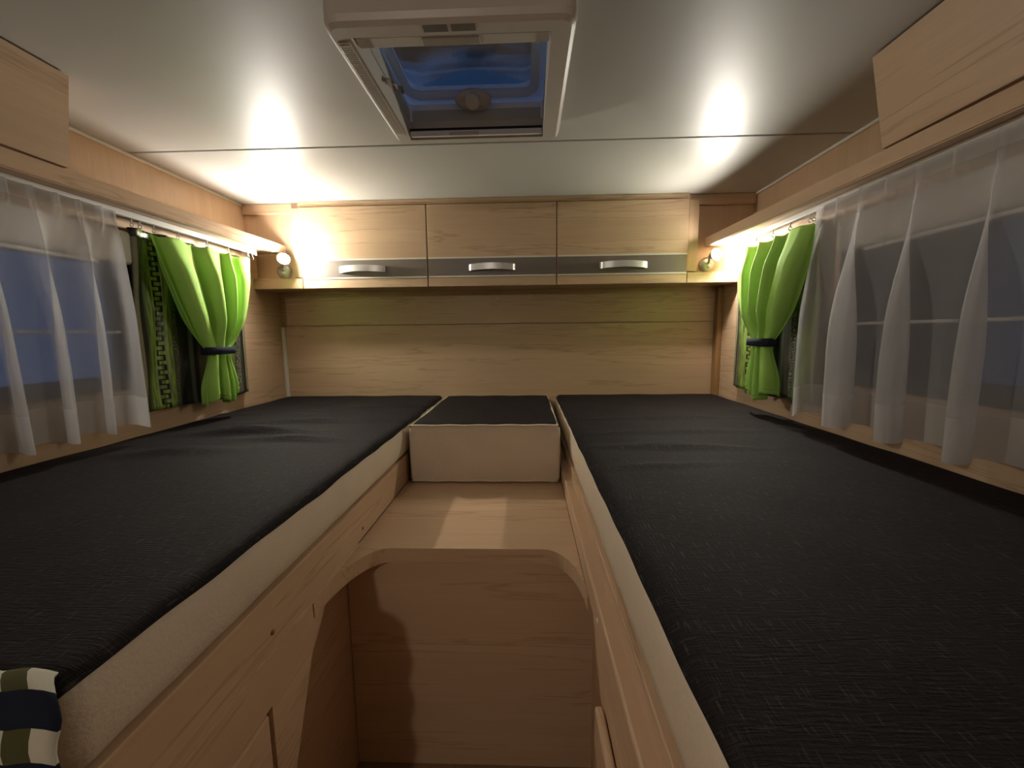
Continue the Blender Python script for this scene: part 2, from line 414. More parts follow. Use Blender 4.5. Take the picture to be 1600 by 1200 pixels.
# windows
def window(name, s, wx, W, lab):
    y0, y1, z0, z1 = W; t = thing(name, (wx, (y0+y1)/2, z0), lab, kind='structure')
    xo = wx - s*.035                       # pane plane
    def ring(nm, g, d, xa, xb, mat):
        out = densify(rrect(y0-g, y1+g, z0-g, z1+g, (.05,)*4, 6), 9); inn = densify(rrect(y0+d, y1-d, z0+d, z1-d, (.045,)*4, 6), 9)
        bm = bmesh.new(); L = []
        for pl in (out, inn):
            for x in (xa, xb): L.append([bm.verts.new((x, p[0], p[1])) for p in pl])
        n = len(out)
        for i in range(n):
            j = (i+1) % n
            bm.faces.new((L[0][i], L[0][j], L[2][j], L[2][i])); bm.faces.new((L[1][i], L[3][i], L[3][j], L[1][j]))
            bm.faces.new((L[2][i], L[2][j], L[3][j], L[3][i])); bm.faces.new((L[0][i], L[1][i], L[1][j], L[0][j]))
        return mesh(nm, bm, mat, t)
    ring('frame', .012, .03, wx+s*.008, wx-s*.02, 'frame')
    ring('sash', .0, .012, wx-s*.022, wx-s*.045, 'frame')
    box('pane', min(xo, xo-s*.006), max(xo, xo-s*.006), y0+.002, y1-.002, z0+.002, z1-.002, 'pane', t)
    a, b = sorted((wx+s*.001, wx+s*.035))
    cas = box('blind_cassette', a, b, y0-.03, y1+.005, .505, .600, 'plastic', t, .012, 3)
    box('cassette_lip', a, b+.002*s, y0-.03, y1-.10, .494, .504, 'white', cas, .003)
    a, b = sorted((wx-s*.012, wx+s*.006))
    box('blind_bar', a, b, y0+.03, y1-.03, .306, .314, 'white', t, .002)
    for z in (.46, .33, .235):
        l_ = box('latch', *sorted((wx+s*.004, wx+s*.022)), y1-.075, y1-.035, z-.012, z+.012, 'black', t, .004)
        box('latch_lever', *sorted((wx+s*.020, wx+s*.030)), y1-.105, y1-.045, z-.005, z+.006, 'black', l_, .002)
window('window_1', 1, WL, WIN_L, 'caravan side window with black frame and bluish dusk outside')
window('window_2', -1, WR, WIN_R, 'caravan side window with black frame, dark outside behind the wide voile')

# ------------------------------------------------------------------ beds
LI, RI = -.370, .176
def bed_base(s, xi, wx, yn, lab):
    t = thing('bed_base', ((xi+wx)/2, 1.0, ZF), lab, 'bed base', 'built-in bed bases on either side of the aisle')
    lo, hi = sorted((xi, wx)); g = s*-1
    zt = -.108 if s > 0 else -.120
    box('deck', *sorted((wx+s*.002, xi-s*.02)), yn, YB-.003, zt-.016, zt, 'wood_y', t)
    if s > 0:
        r = box('rail', *sorted((xi-.026, xi)), yn, YB-.003, -.202, zt-.0005, 'wood_y', t, .002)
        for (y, z) in ((.932, -.178), (.575, -.172)): lathed('screw_cap', [(.0045, 0), (.0045, .0012), (0, .002)], (xi, y, z), (1, 0, 0), 'brown_trim', r, 12)
        box('edge_strip', *sorted((xi-.004, xi+.003)), yn, .90, -.206, -.200, 'wood_z', r, .001)
        pn = prism('side_panel', [(yn, -.288), (yn, -.206), (.77, -.206), (.71, -.235), (.60, -.47), (.56, -.56), (.56, -.288)], 'x', xi-.030, xi-.0008, 'wood_y', t)
        box('side_panel', xi-.052, xi-.034, yn, .95, ZF+.001, -.206, 'wood_y', t)
        box('door', xi-.030, xi-.0015, yn, .553, ZF+.02, -.296, 'wood_y', t, .004)
        box('door_gap', xi-.033, xi-.026, yn, .558, -.298, -.287, 'wood_y', t)
    else:
        r = box('rail', *sorted((xi-.004, xi+.022)), yn, YB-.003, -.160, zt-.0005, 'wood_y', t, .002)
        k = box('lower_rail', *sorted((xi-.026, xi+.02)), yn, YB-.003, -.204, -.155, 'wood_y', t, .004)
        for (y, z) in ((.62, -.18),): lathed('screw_cap', [(.0045, 0), (.0045, .0012), (0, .002)], (xi-.026, y, z), (-1, 0, 0), 'white', k, 12)
        box('side_panel', xi-.004, xi+.018, yn, .79, ZF+.001, -.204, 'wood_y', t)
        box('side_panel', xi+.020, xi+.036, .70, .95, ZF+.001, -.204, 'wood_z', t)
        d = box('door', xi-.022, xi-.006, yn, .66, ZF+.02, -.375, 'wood_y', t, .006, 3)
    # foot end panel
    box('end_panel', *sorted((wx+s*.002, xi-s*.03)), yn-.018, yn, ZF+.001, zt, 'wood_x', t)
    return t
bed_base(1, LI, WL, .312, 'pale wood bed base with a long door slot, under the wrinkled black mattress')
bed_base(-1, RI, WR, .12, 'pale wood bed base with stepped double rail, under the smooth black mattress')

def mattress(s, xi, wx, yn, th, wr, lab):
    x0, x1 = sorted((xi, wx - s*-.004)); y0, y1 = yn, YB-.006
    t = thing('mattress', ((x0+x1)/2, (y0+y1)/2, -th), lab, 'mattress', 'bed mattresses with black covers')
    rs = (.012, .03, .035, .012) if s > 0 else (.03, .012, .012, .035)
    poly = densify(rrect(x0, x1, y0, y1, rs, 5), .03)
    body = pad('body', poly, [(.012, -th+.0012), (.003, -th+.010), (.0, -th*.72), (-.001, -th*.45), (.001, -th*.25), (.005, -.018), (.012, -.014)], 'cream', t, .0016)
    # cover: draped grid with wrinkles
    nx, ny = 60, 120; R = .034
    cxs = x1-R if s > 0 else x0+R; cys = y1-R-.002
    def h(x, y):
        z = 0
        for (yc, xc, amp, wid, lx, sk) in wr:
            z += 1.7*amp*math.exp(-((y-yc-sk*(x-xc))/wid)**2)*math.exp(-((x-xc)/lx)**2)
        z += .0012*math.sin(x*23+y*9)*math.sin(y*17-x*5)
        return z
    def f(u, v):
        x = x0-.0015+(x1-x0+.003)*u; y = y0+.002+(y1-y0-.004)*v
        px, py = x, y
        if (x-cxs)*s > 0 and y > cys:
            d = math.hypot(x-cxs, y-cys)
            if d > R: px = cxs+(x-cxs)*R/d; py = cys+(y-cys)*R/d
        e = max(0, min(x-x0, x1-x, y-y0, y1-y))
        z = h(x, y) - (.011+.0025*math.sin(y*31)*math.sin(y*13+1))*max(0, 1-e/.02)**2
        return (px, py, z)
    cv = grid('cover', nx, ny, f, 'cover', t)
    md = cv.modifiers.new('thickness', 'SOLIDIFY'); md.thickness = .006; md.offset = -1
    return t
mattress(1, LI, WL, .293, .108, [(1.18, -.80, .016, .018, .16, .08), (1.10, -.62, .011, .014, .13, -.05), (1.33, -.70, .012, .016, .18, .05), (1.36, -.52, .007, .012, .12, .0), (1.62, -.62, .006, .014, .25, .02), (.98, -.86, .008, .03, .12, .15), (1.48, -.9, .006, .02, .2, .0)],
         'bed mattress with wrinkled black cover and cream side')
mattress(-1, RI, WR, .135, .120, [(1.02, .42, .007, .016, .16, -.05), (1.18, .48, .006, .015, .2, .05), (1.38, .50, .006, .016, .18, .03), (.88, .36, .004, .012, .10, .1)],
         'bed mattress with smooth black cover and cream side')

t = thing('seat_cushion', (-.105, 1.6, -.202), 'thick cream cushion with black top filling the gap between both mattresses', 'cushion')
QL, QR, QY0, QY1 = -.357, .146, 1.296, YB-.008
poly = densify(rrect(QL, QR, QY0, QY1, (.012, .012, .03, .03), 4), .02)
pad('body', poly, [(.016, -.2015), (.006, -.196), (.001, -.185), (0, -.10), (.0005, -.03), (.003, -.012), (.008, -.005)], 'cream', t, .0009)
def cq(u, v):
    x = QL+.004+(QR-QL-.008)*u; y = QY0+.004+(QY1-QY0-.008)*v; e = min(x-QL, QR-x, y-QY0, QY1-y)-.004
    for cx_, sg in ((QL+.03, -1), (QR-.03, 1)):
        if (x-cx_)*sg > 0 and y > QY1-.03:
            d = math.hypot(x-cx_, y-QY1+.03)
            if d > .026: x = cx_+(x-cx_)*.026/d; y = QY1-.03+(y-QY1+.03)*.026/d
    return (x, y, .004*math.sin(PI*u)*math.sin(PI*v)-.002+.0008*math.sin(u*19+v*11)-.006*max(0, 1-e/.02)**2)
cv = grid('cover', 36, 44, cq, 'cover', t); md = cv.modifiers.new('thickness', 'SOLIDIFY'); md.thickness = .005; md.offset = -1
for zz, nm in ((-.006, 'piping'), (-.194, 'piping')):
    bm = bmesh.new(); tube(bm, [(QL+.008+(QR-QL-.016)*k/30, QY0+.003 if zz > -.1 else QY0+.005, zz+.0008*math.sin(k)) for k in range(31)], .0042, 6); mesh(nm, bm, 'cream', t, True)
bm = bmesh.new()
for k in range(5): tube(bm, [(.108+.004*k, QY0-.001, -.197), (.109+.004*k+.003*math.sin(k*2), QY0-.004, -.199), (.107+.005*k, QY0-.006, -.2012+.0005*k)], .0006, 4)
mesh('loose_threads', bm, 'cream', t)

# step platform with rounded cut-out
t = thing('step_platform', (-.11, .92, ZF), 'pale wood step platform with rounded cut-out below the cream cushion', 'platform')
def arc(cx, cy, rx, ry, a0, a1, n=10): return [(cx+rx*math.cos(a0+(a1-a0)*k/n), cy+ry*math.sin(a0+(a1-a0)*k/n)) for k in range(n+1)]
yf = .884
left = arc(-.285, yf-.19, .0845, .19, PI, PI/2); right = arc(.070, yf-.16, .0795, .16, PI/2, 0)
outl = [(LI+.0005, YB-.004)] + left + right + [(.1495, YB-.004)]
prism('board', outl, 'z', -.238, -.203, 'wood_x', t)
box('front_panel', -.402, .195, yf+.018, yf+.034, ZF+.001, -.239, 'wood_x', t)

# ------------------------------------------------------------------ rear overhead cabinets
DX = (-.930, -.382, .1665, .7115)
labs = ['overhead wood cabinet with grey band, next to the glaring wall lamp',
        'overhead wood cabinet with grey band, between the two other overhead cabinets',
        'overhead wood cabinet with grey band, next to the white-faced wall lamp']
def cabinet(k):
    x0, x1 = DX[k], DX[k+1]
    t = thing('overhead_cabinet', ((x0+x1)/2, 1.86, .497), labs[k], 'cabinet', 'overhead cabinets on the rear wall')
    box('body', x0, x1, YD+.019, YB-.002, .500, ZC-.002, 'wood_x', t)
    box('top_moulding', x0, x1, YD+.004, YD+.019, .8365, ZC-.001, 'wood_x', t, .001)
    d = box('door', x0+.0022, x1-.0022, YD, YD+.018, .497, .834, 'wood_x', t, .0015)
    box('band', x0+.004, x1-.004, YD-.0015, YD+.004, .541, .612, 'band', d)
    box('metal_strip', x0+.004, x1-.004, YD-.0025, YD+.004, .612, .6185, 'alu_light', d, .0008)
    box('metal_strip', x0+.004, x1-.004, YD-.0025, YD+.004, .5345, .541, 'alu_light', d, .0008)
    xc = {0: -.661, 1: -.1065, 2: .445}[k]; hw = .099
    bm = bmesh.new(); n = 20; L = []
    for i in range(n+1):
        u = -1+2*i/n; yy = YD-.006-.020*(1-u*u)**.8 - (.004 if abs(u) < .98 else 0); zc_ = .572+.004*(1-u*u)
        L.append([bm.verts.new((xc+hw*u, yy+dy, zc_+dz)) for dy, dz in ((0, -.013), (0, .013), (.0035, .013), (.0035, -.013))])
    for a, b in zip(L, L[1:]):
        for q in range(4): bm.faces.new((a[q], a[(q+1) % 4], b[(q+1) % 4], b[q]))
    bm.faces.new(L[0]); bm.faces.new(L[-1][::-1])
    hd = mesh('handle', bm, 'alu', d, False)
    for sg in (-1, 1): box('handle_foot', *sorted((xc+sg*hw, xc+sg*(hw-.012))), YD-.010, YD-.001, .559, .585, 'alu', d, .001)
M['alu_light'] = plain('pale_metal_strip', (.74, .70, .62), rough=.35, noise=.02)
for k in range(3): cabinet(k)
def corner(s, xa, xb, xw, lab):
    """recessed corner unit between the doors and the side wall; xa door edge, xw wall"""
    t = thing('corner_unit', ((xa+xw)/2, 1.87, .497), lab, 'corner unit', 'lamp corners beside the overhead cabinets')
    lo, hi = sorted((xa, xw))
    box('panel', lo, hi, YP, YB-.002, .500, ZC-.001, 'wood_z', t)
    box('stile', *sorted((xa, xb)), YD+.010, YP, .545, .834, 'wood_z', t, .003)
    box('top_moulding', lo, hi, YP-.016, YP, .815, ZC-.001, 'wood_x', t, .002)
    lo2, hi2 = sorted((xa, WL+.001 if s > 0 else WR-.001))
    box('ledge', lo2, hi2, YD+.002, YP, .497, .541, 'wood_x', t, .002)
    return t
corner(1, -.931, -.968, UL+.001, 'recessed wood corner beside the cabinets holding the glaring lamp')
corner(-1, .7125, .755, UR-.001, 'recessed wood corner beside the cabinets holding the white-faced lamp')

# ------------------------------------------------------------------ side shelves and cupboards above the windows
def shelf_x(s, y): return -1.003-.022*(1.8-y) if s > 0 else .786+.034*(1.8-y)
ZS0, ZS1 = .641, .682
def side_shelf(s, ux, lab):
    t = thing('side_shelf', ((shelf_x(s, .3)+ux)/2, .3, ZS0), lab, 'shelf', 'pelmet shelves above the side windows')
    ya, yb = YP-.0175, YF+.002
    def quad(nm, ia, ib, z0, z1, mat, b=.0, wall=False):
        bm = bmesh.new(); vs = []
        for y in (yb, ya):
            xf = shelf_x(s, y)-s*ia; xk = (ux+s*.001) if wall else shelf_x(s, y)-s*ib
            vs.append([bm.verts.new(p) for p in ((xf, y, z0), (xk, y, z0), (xk, y, z1), (xf, y, z1))])
        for q in range(4): bm.faces.new((vs[0][q], vs[0][(q+1) % 4], vs[1][(q+1) % 4], vs[1][q]))
        bm.faces.new(vs[0]); bm.faces.new(vs[1][::-1])
        if b: bmesh.ops.bevel(bm, geom=bm.edges[:], offset=b, segments=2, affect='EDGES')
        return mesh(nm, bm, mat, t)
    quad('front_board', 0, .018, ZS0, ZS1, 'wood_y', .003)
    quad('top_board', .018, 0, ZS0+.007, ZS1-.006, 'wood_y', 0, True)
    return t
side_shelf(1, UL, 'long wood pelmet shelf above the window with bluish dusk outside')
side_shelf(-1, UR, 'long wood pelmet shelf above the window behind the wide voile')
def side_cupboard(s, xb, xt, yb_, yt_, ux, lab):
    t = thing('side_cupboard', (xb, 0, ZS1), lab, 'cupboard', 'dark cupboards on the side shelves')
    bm = bmesh.new(); st = []
    R = .03
    # outline in plan at bottom and top, rounded rear inner edge
    for z, xf, y1 in ((ZS1+.001, xb, yb_), (ZC-.001, xt, yt_)):
        pl = [(ux+s*.002, YF+.01), (xf, YF+.01)] + [(xf-s*R*(1-math.cos(a)), y1-R+R*math.sin(a)) for a in [PI/2*k/8 for k in range(9)]] + [(ux+s*.002, y1)]
        st.append([bm.verts.new((p[0], p[1], z)) for p in pl])
    n = len(st[0])
    for i in range(n): bm.faces.new((st[0][i], st[0][(i+1) % n], st[1][(i+1) % n], st[1][i]))
    bm.faces.new(st[0]); bm.faces.new(st[1][::-1])
    mesh('body', bm, 'wood_orange', t)
    # doors on the face
    for k in range(2):
        bm = bmesh.new(); L = []
        for e in (0, 1):
            for z, xf, y1 in ((ZS1+.004, xb, yb_), (ZC-.004, xt, yt_)):
                for dx in (.0005, .014): L.append(bm.verts.new((xf+s*dx, y1-.014-.98*(k+e)+.006*e, z)))
        for q in ((0, 1, 3, 2), (4, 6, 7, 5), (0, 4, 5, 1), (2, 3, 7, 6), (1, 5, 7, 3), (0, 2, 6, 4)): bm.faces.new([L[i] for i in q])
        mesh('door', bm, 'wood_y', t)
    return t
side_cupboard(1, -1.036, -.962, .972, .930, UL, 'dark brown side cupboard above the bed with the wrinkled cover')
side_cupboard(-1, .832, .774, .985, .960, UR, 'dark brown side cupboard above the bed with the smooth cover')

# ------------------------------------------------------------------ curtains
def rail(s, x, y0, y1, hooks, lab):
    z0, z1 = .628, .6475
    t = thing('curtain_rail', (x, (y0+y1)/2, z0), lab, 'curtain rail', 'white curtain rails under the side shelves')
    bm = bmesh.new(); abox(bm, x-.008, x+.008, y0, y1, .630, z1, .002); mesh('track', bm, 'rail', t)
    box('end_stop', x-.010, x+.010, y1-.004, y1+.006, .626, .6465, 'rail', t, .002)
    for y in hooks:
        bm = bmesh.new()
        tube(bm, [(x, y, .631), (x, y, .618)], .0022, 6)
        tube(bm, [(x+.005*math.sin(a), y, .613+.005*math.cos(a)) for a in [2*PI*k/12 for k in range(12)]], .0013, 5)
        mesh('glider', bm, 'hook', t)
rail(1, -1.088, -.2, 1.69, [1.165, 1.19, 1.235, 1.32, 1.44, 1.545, 1.655, 1.68], 'white curtain rail above the window with bluish dusk outside')
rail(-1, .872, -.2, 1.70, [1.225, 1.255, 1.27, 1.36, 1.45, 1.55, 1.64], 'white curtain rail above the window behind the wide voile')

def smooth(a, b, x):
    t = max(0, min(1, (x-a)/(b-a))); return t*t*(3-2*t)
def sheer_curtain(s, xb, y_edge, y_near, n, ph, lab, z_bot, amp, over):
    t = thing('sheer_curtain', (xb, (y_edge+y_near)/2, z_bot), lab, 'sheer curtain', 'white voile curtains at the side windows')
    zt = .634; L = y_edge-y_near; hem = .082
    zones = [('fabric', z_bot+hem, zt-.032, 'sheer', 60), ('hem', z_bot, z_bot+hem, 'sheer_hem', 8), ('heading', zt-.032, zt, 'sheer_hem', 8)]
    rnd = random.Random(int(ph*100)); jit = [rnd.uniform(-.5, .5) for _ in range(n+3)]; am = [rnd.uniform(.7, 1.2) for _ in range(n+3)]
    def pos(u, z):
        d = (zt-z)/(zt-z_bot)                         # 0 top .. 1 bottom
        q = u*n; k = int(q); fr = q-k
        a = am[k]*(1-fr)+am[k+1]*fr; jt = (jit[k]*(1-fr)+jit[k+1]*fr)
        phi = 2*PI*(q+ph) + 1.3*jt*smooth(.05, 1, d) + .5*math.sin(3.2*d+5*jt)*d
        pin = .007 + (amp-.007)*smooth(.05, .55, d)   # pleats open out downwards
        # pinch pleats in the heading
        sharp = 1-smooth(.04, .16, d)
        wave = math.cos(phi); wave = wave*(1-sharp)+(max(0, math.cos(2*phi))**7*1.6-.4)*sharp
        x = xb + s*(pin*a*wave + .010*d + .004*math.sin(2*phi+1)*smooth(.2, .8, d))
        y = y_edge - L*u + over*a*math.sin(phi)*(.45*smooth(.03, .12, d)+.55*smooth(.1, .7, d))*min(1, u/.04) + .03*d*jt*min(1, u*8) - .02*d*(1-u)
        zz = z - .006*math.cos(phi)*d
        return (x, y, zz)
    for nm, z0, z1, mt, nv in zones:
        grid(nm, 46*n//2, nv, lambda u, v, z0=z0, z1=z1: pos(u, z0+(z1-z0)*v), mt, t, uvf=lambda u, v, z0=z0, z1=z1: (u*L*1.4, z0+(z1-z0)*v))
    # hem stitch line
    bm = bmesh.new(); m = 46*n//2; vs = []
    for i in range(m+1):
        p = Vector(pos(i/m, z_bot+hem)); p.x += s*.0008
        vs.append((bm.verts.new(p+Vector((0, 0, -.0014))), bm.verts.new(p+Vector((0, 0, .0014)))))
    for a, b in zip(vs, vs[1:]): bm.faces.new((a[0], b[0], b[1], a[1]))
    mesh('hem_seam', bm, 'sheer_hem', t, True)
    return t
sheer_curtain(1, -1.070, 1.105, .42, 7, .05, 'white voile curtain over the window with bluish dusk outside', .048, .026, .026)
sheer_curtain(-1, .853, 1.205, .33, 6, .0, 'wide white voile curtain in deep folds over the darker window', .052, .034, .055)

def print_curtain(s, xb, y_a, y_b, u0, lab, ku=1.08):
    """flat patterned blackout curtain hanging against the wall"""
    t = thing('patterned_curtain', (xb, (y_a+y_b)/2, .05), lab, 'patterned curtain', 'dark lime-print curtains at the side windows')
    Wd = y_b-y_a; z0, z1 = .062, .613
    def pos(u, v):
        y = y_a+Wd*u; z = z0+(z1-z0)*v; d = 1-v
        x = xb + s*(.007*math.sin(u*2*PI*4.5+.6+d*.8) + .004*math.sin(u*2*PI*9+d*2)*v + .004*math.sin(d*9+u*25)*(1 if u < .25 else .3))
        y += -.022*d*(1-u) - (.014 if s > 0 else .0)*d*u
        return (x, y, z + .004*math.sin(u*7))
    grid('fabric', 110, 40, pos, 'print', t, uvf=lambda u, v: (u0+Wd*ku*u, v*(z1-z0)), thick=.0015)
    grid('heading', 60, 3, lambda u, v: tuple(Vector(pos(u, .955+.045*v))+Vector((s*(.004+.003*abs(math.sin(u*70))), 0, 0))), 'print', t, uvf=lambda u, v: (u*.5, v*.03+.3), thick=.001)
    # folded side hems
    for uu, w_ in ((.0, .018), (.975, .016)):
        grid('side_hem', 3, 40, lambda u, v, uu=uu, w_=w_: tuple(Vector(pos(uu+u*w_/Wd, v))+Vector((s*.003, 0, 0))), 'hem_print', t, thick=.001)
    return t
M['hem_print'] = fabric('curtain_edge_lining', (.16, .15, .09), (.34, .32, .22), 90)
print_curtain(1, -1.128, 1.185, 1.655, -.027, 'dark lime-print curtain behind the tied green curtain, by the glaring lamp')
print_curtain(-1, .911, 1.255, 1.735, .0185, 'dark lime-print curtain behind the tied green curtain, by the white-faced lamp', .9)

def green_curtain(s, xb, ya, yb, yt, zt, tail, lab, ph, folds):
    """curtain gathered by a tie; ya..yb top edge, yt tie centre, tail (y0, y1)"""
    ztop, ztie, zbot = .600, zt, .070
    t = thing('green_curtain', (xb, (ya+yb)/2, zbot), lab, 'curtain', 'tied lime green curtains')
    hw = .044
    def pos(u, v):
        z = zbot+(ztop-zbot)*v
        if z >= ztie:
            k = (z-ztie)/(ztop-ztie); e = k**.62
            y0 = (yt-hw)*(1-e)+ya*e; y1 = (yt+hw)*(1-e)+yb*e
            # outer edges belly a little
            y = y0+(y1-y0)*u
            a = .006+.017*smooth(0, .35, k)*(1-.72*smooth(.7, 1, k)); cen = .030*(1-e)+.012*math.sin(PI*min(1, k))
        else:
            k = (ztie-z)/(ztie-zbot); e = smooth(0, .8, k)
            y0 = (yt-hw)*(1-e)+tail[0]*e; y1 = (yt+hw)*(1-e)+tail[1]*e
            y = y0+(y1-y0)*u
            a = .008+.012*e; cen = .030-.006*k
        uw = u+.05*math.sin(2*PI*u*1.3+ph)+.03*math.sin(2*PI*u*2.7); phi = 2*PI*folds*uw+ph
        rnd_ = math.cos(phi)+.35*math.cos(2*phi+1.2)
        x = xb + s*(cen*(.45+.55*math.sin(PI*u)) + a*rnd_)
        y += .35*a*math.sin(phi)*(1 if .04 < u < .96 else .2)
        zz = z
        if z < ztie: zz += -.016*k*math.cos(2*PI*u*1.5+ph)
        zz += .0025*math.cos(phi*2)*smooth(.9, 1, v)
        return (x, y, zz)
    grid('fabric', 130, 70, pos, 'lime', t, uvf=lambda u, v: (u*.5, v*.5), thick=.0012)
    # tie band: ring around the gathered cloth
    bm = bmesh.new(); n = 40; R = []
    for dz in (-.013, .013):
        for off in (.0, .004):
            ring = []
            for k in range(n):
                a = 2*PI*k/n; rx, ry = .034+off, hw+.012+off
                cc, ss = math.cos(a), math.sin(a)
                ring.append(bm.verts.new((xb+s*.016+rx*(abs(cc)**.8)*(1 if cc > 0 else -1), yt+ry*(abs(ss)**.9)*(1 if ss > 0 else -1), ztie+dz-.10*(ry*ss)*s*0)))
            R.append(ring)
    for k in range(n):
        j = (k+1) % n
        bm.faces.new((R[0][k], R[0][j], R[2][j], R[2][k])); bm.faces.new((R[1][k], R[3][k], R[3][j], R[1][j]))
        bm.faces.new((R[0][k], R[1][k], R[1][j], R[0][j])); bm.faces.new((R[2][k], R[2][j], R[3][j], R[3][k]))
    tb = mesh('tieback', bm, 'navy', t, True)
    # hem turn-up line on the tail
    grid('hem', 130, 3, lambda u, v: tuple(Vector(pos(u, .03+.03*v/3))+Vector((s*.0016, 0, 0))), 'lime', t, thick=.0008)
    return t
green_curtain(1, -1.078, 1.203, 1.640, 1.412, .245, (1.338, 1.476), 'lime green curtain tied at its middle, beside the glaring lamp', .4, 4)
green_curtain(-1, .866, 1.230, 1.635, 1.437, .255, (1.360, 1.495), 'lime green curtain tied at its middle, beside the white-faced lamp', 1.9, 4)

# ------------------------------------------------------------------ reading lamps
def reading_lamp(base, head, aim, lab, bulb_out, rb):
    b = Vector(base); hc = Vector(head); ax = Vector(aim).normalized()
    t = thing('reading_lamp', base, lab, 'lamp', 'small wall lamps at the cabinet corners')
    lathed('base', [(0, 0), (.031, 0), (.0315, .006), (.029, .012), (.022, .016), (.010, .019), (0, .0195)], b, (0, -1, 0), 'lamp_metal', t, 28)
    lathed('switch', [(.0075, 0), (.0075, .006), (.006, .008), (0, .0085)], b+Vector((.004, -.018, -.008)), (0, -1, 0), 'white', t, 14)
    back = hc-ax*.034
    bm = bmesh.new(); tube(bm, [b+Vector((0, -.014, .004)), b+Vector((0, -.03, .010)), (b+back)/2+Vector((0, -.012, 0)), back], .0055, 10); mesh('arm', bm, 'lamp_metal', t, True)
    sh = lathed('shade', [(.0, -.036), (.007, -.036), (.010, -.030), (.018, -.014), (.0245, .0), (.0235, .0), (.017, -.013), (.009, -.028), (0, -.030)], hc, ax, 'lamp_metal', t, 28)
    pr = [(rb*math.sin(PI*k/12), -rb*math.cos(PI*k/12)) for k in range(13)]
    lathed('bulb', pr, hc+ax*bulb_out, ax, 'bulb', t, 20)
    return t
reading_lamp((-1.026, YP, .5735), (-.968, 1.697, .612), (.56, -.68, .26), 'wall lamp with glaring bulb turned into the room, in the cabinet corner', .004, .0185)
reading_lamp((.803, YP, .5735), (.806, 1.715, .602), (.30, -.85, .06), 'wall lamp turned towards the window, showing its round white face', .002, .0185)

# ceiling spot above the entrance end of the beds (behind the camera)
t = thing('ceiling_spot', (-.47, -1.0, ZC-.022), 'small round recessed ceiling spot above the aisle end', 'ceiling light')
lathed('ring', [(.022, -.001), (.036, -.001), (.038, -.008), (.034, -.014), (.024, -.016), (.022, -.012), (.022, -.001)], (-.47, -1.0, ZC), (0, 0, 1), 'alu', t, 28)
lathed('lens', [(0, -.003), (.022, -.003), (.022, -.001), (0, -.001)], (-.47, -1.0, ZC), (0, 0, 1), 'white', t, 24)
li = bpy.data.lights.new('ceiling_spot_offscreen', 'POINT'); li.energy = SPOT; li.color = (1, .9, .78); li.shadow_soft_size = .02
lo = bpy.data.objects.new('ceiling_spot_offscreen', li); link(lo, t); lo.location = (0, 0, -.004)

# ------------------------------------------------------------------ roof hatch
def frame_ring(name, out, inn, z0, z1, mat, parent, bev=0):
    bm = bmesh.new(); L = []
    for pl in (out, inn):
        for z in (z0, z1): L.append([bm.verts.new((p[0], p[1], z)) for p in pl])
    n = len(out)
    for i in range(n):
        j = (i+1) % n
        bm.faces.new((L[0][i], L[0][j], L[2][j], L[2][i])); bm.faces.new((L[1][i], L[3][i], L[3][j], L[1][j]))
        bm.faces.new((L[2][i], L[2][j], L[3][j], L[3][i])); bm.faces.new((L[0][i], L[1][i], L[1][j], L[0][j]))
    return mesh(name, bm, mat, parent)
t = thing('roof_hatch', ((HX0+HX1)/2, (HY0+HY1)/2, .812), 'pale plastic roof hatch with blue night dome and crank knob', 'roof hatch')
ZB = .815
o_ = rrect(HX0, HX1, HY0, HY1, (.030,)*4, 6); i_ = rrect(OX0, OX1, OY0, OY1, (.003,)*4, 6)
bm = bmesh.new(); L = []
prof = [(0, ZC), (.0, ZB+.016), (.003, ZB+.006), (.010, ZB)]
for ins, z in prof: L.append([bm.verts.new((p[0], p[1], z)) for p in (shrink(o_, ins) if ins else o_)])
for z in (ZB, ZB+.012, ZC+.002): L.append([bm.verts.new((p[0], p[1], z)) for p in i_])
n = len(o_)
for a, b in zip(L, L[1:]):
    for i in range(n): bm.faces.new((a[i], a[(i+1) % n], b[(i+1) % n], b[i]))
fr = mesh('frame', bm, 'plastic', t, False)
# raised line around the face
o2 = rrect(HX0+.014, HX1-.014, HY0+.012, HY1-.012, (.022,)*4, 6)
# ventilation grille strip on one side
g = box('vent_grille', HX0+.013, OX0-.006, HY0+.045, HY1-.06, ZB-.0015, ZB+.001, 'plastic', t, .0006)
bm = bmesh.new()
for k in range(64):
    y = HY0+.05+k*.0051
    if y > HY1-.066: break
    abox(bm, HX0+.015, OX0-.008, y, y+.0026, ZB-.0032, ZB-.0014)
mesh('louvres', bm, 'plastic', g)
frame_ring('shaft', rrect(OX0-.012, OX1+.012, OY0-.012, OY1+.012, (.02,)*4, 5), rrect(OX0-.002, OX1+.002, OY0-.002, OY1+.002, (.015,)*4, 5), ZC+.001, .905, 'plastic_gloss', t)
b1 = box('blind_bar', OX0+.002, OX1-.002, OY0+.013, OY0+.040, ZB+.008, ZB+.022, 'plastic', t, .002)
M['grip'] = plain('hatch_grip', (.36, .32, .26), rough=.5, noise=.02)
box('grip', -.150, -.045, OY0+.017, OY0+.037, ZB+.0062, ZB+.0085, 'grip', b1, .0008)
b2 = box('blind_bar', OX0+.002, OX1-.002, OY1-.016, OY1-.001, ZB+.003, ZB+.016, 'plastic_gloss', t, .002)
box('grip', -.165, -.085, OY1-.020, OY1-.014, ZB+.001, ZB+.010, 'plastic', b2, .001)
box('seal_line', OX0+.002, OX1-.002, OY1-.016, OY1-.002, ZB+.0165, ZB+.0215, 'black', t)
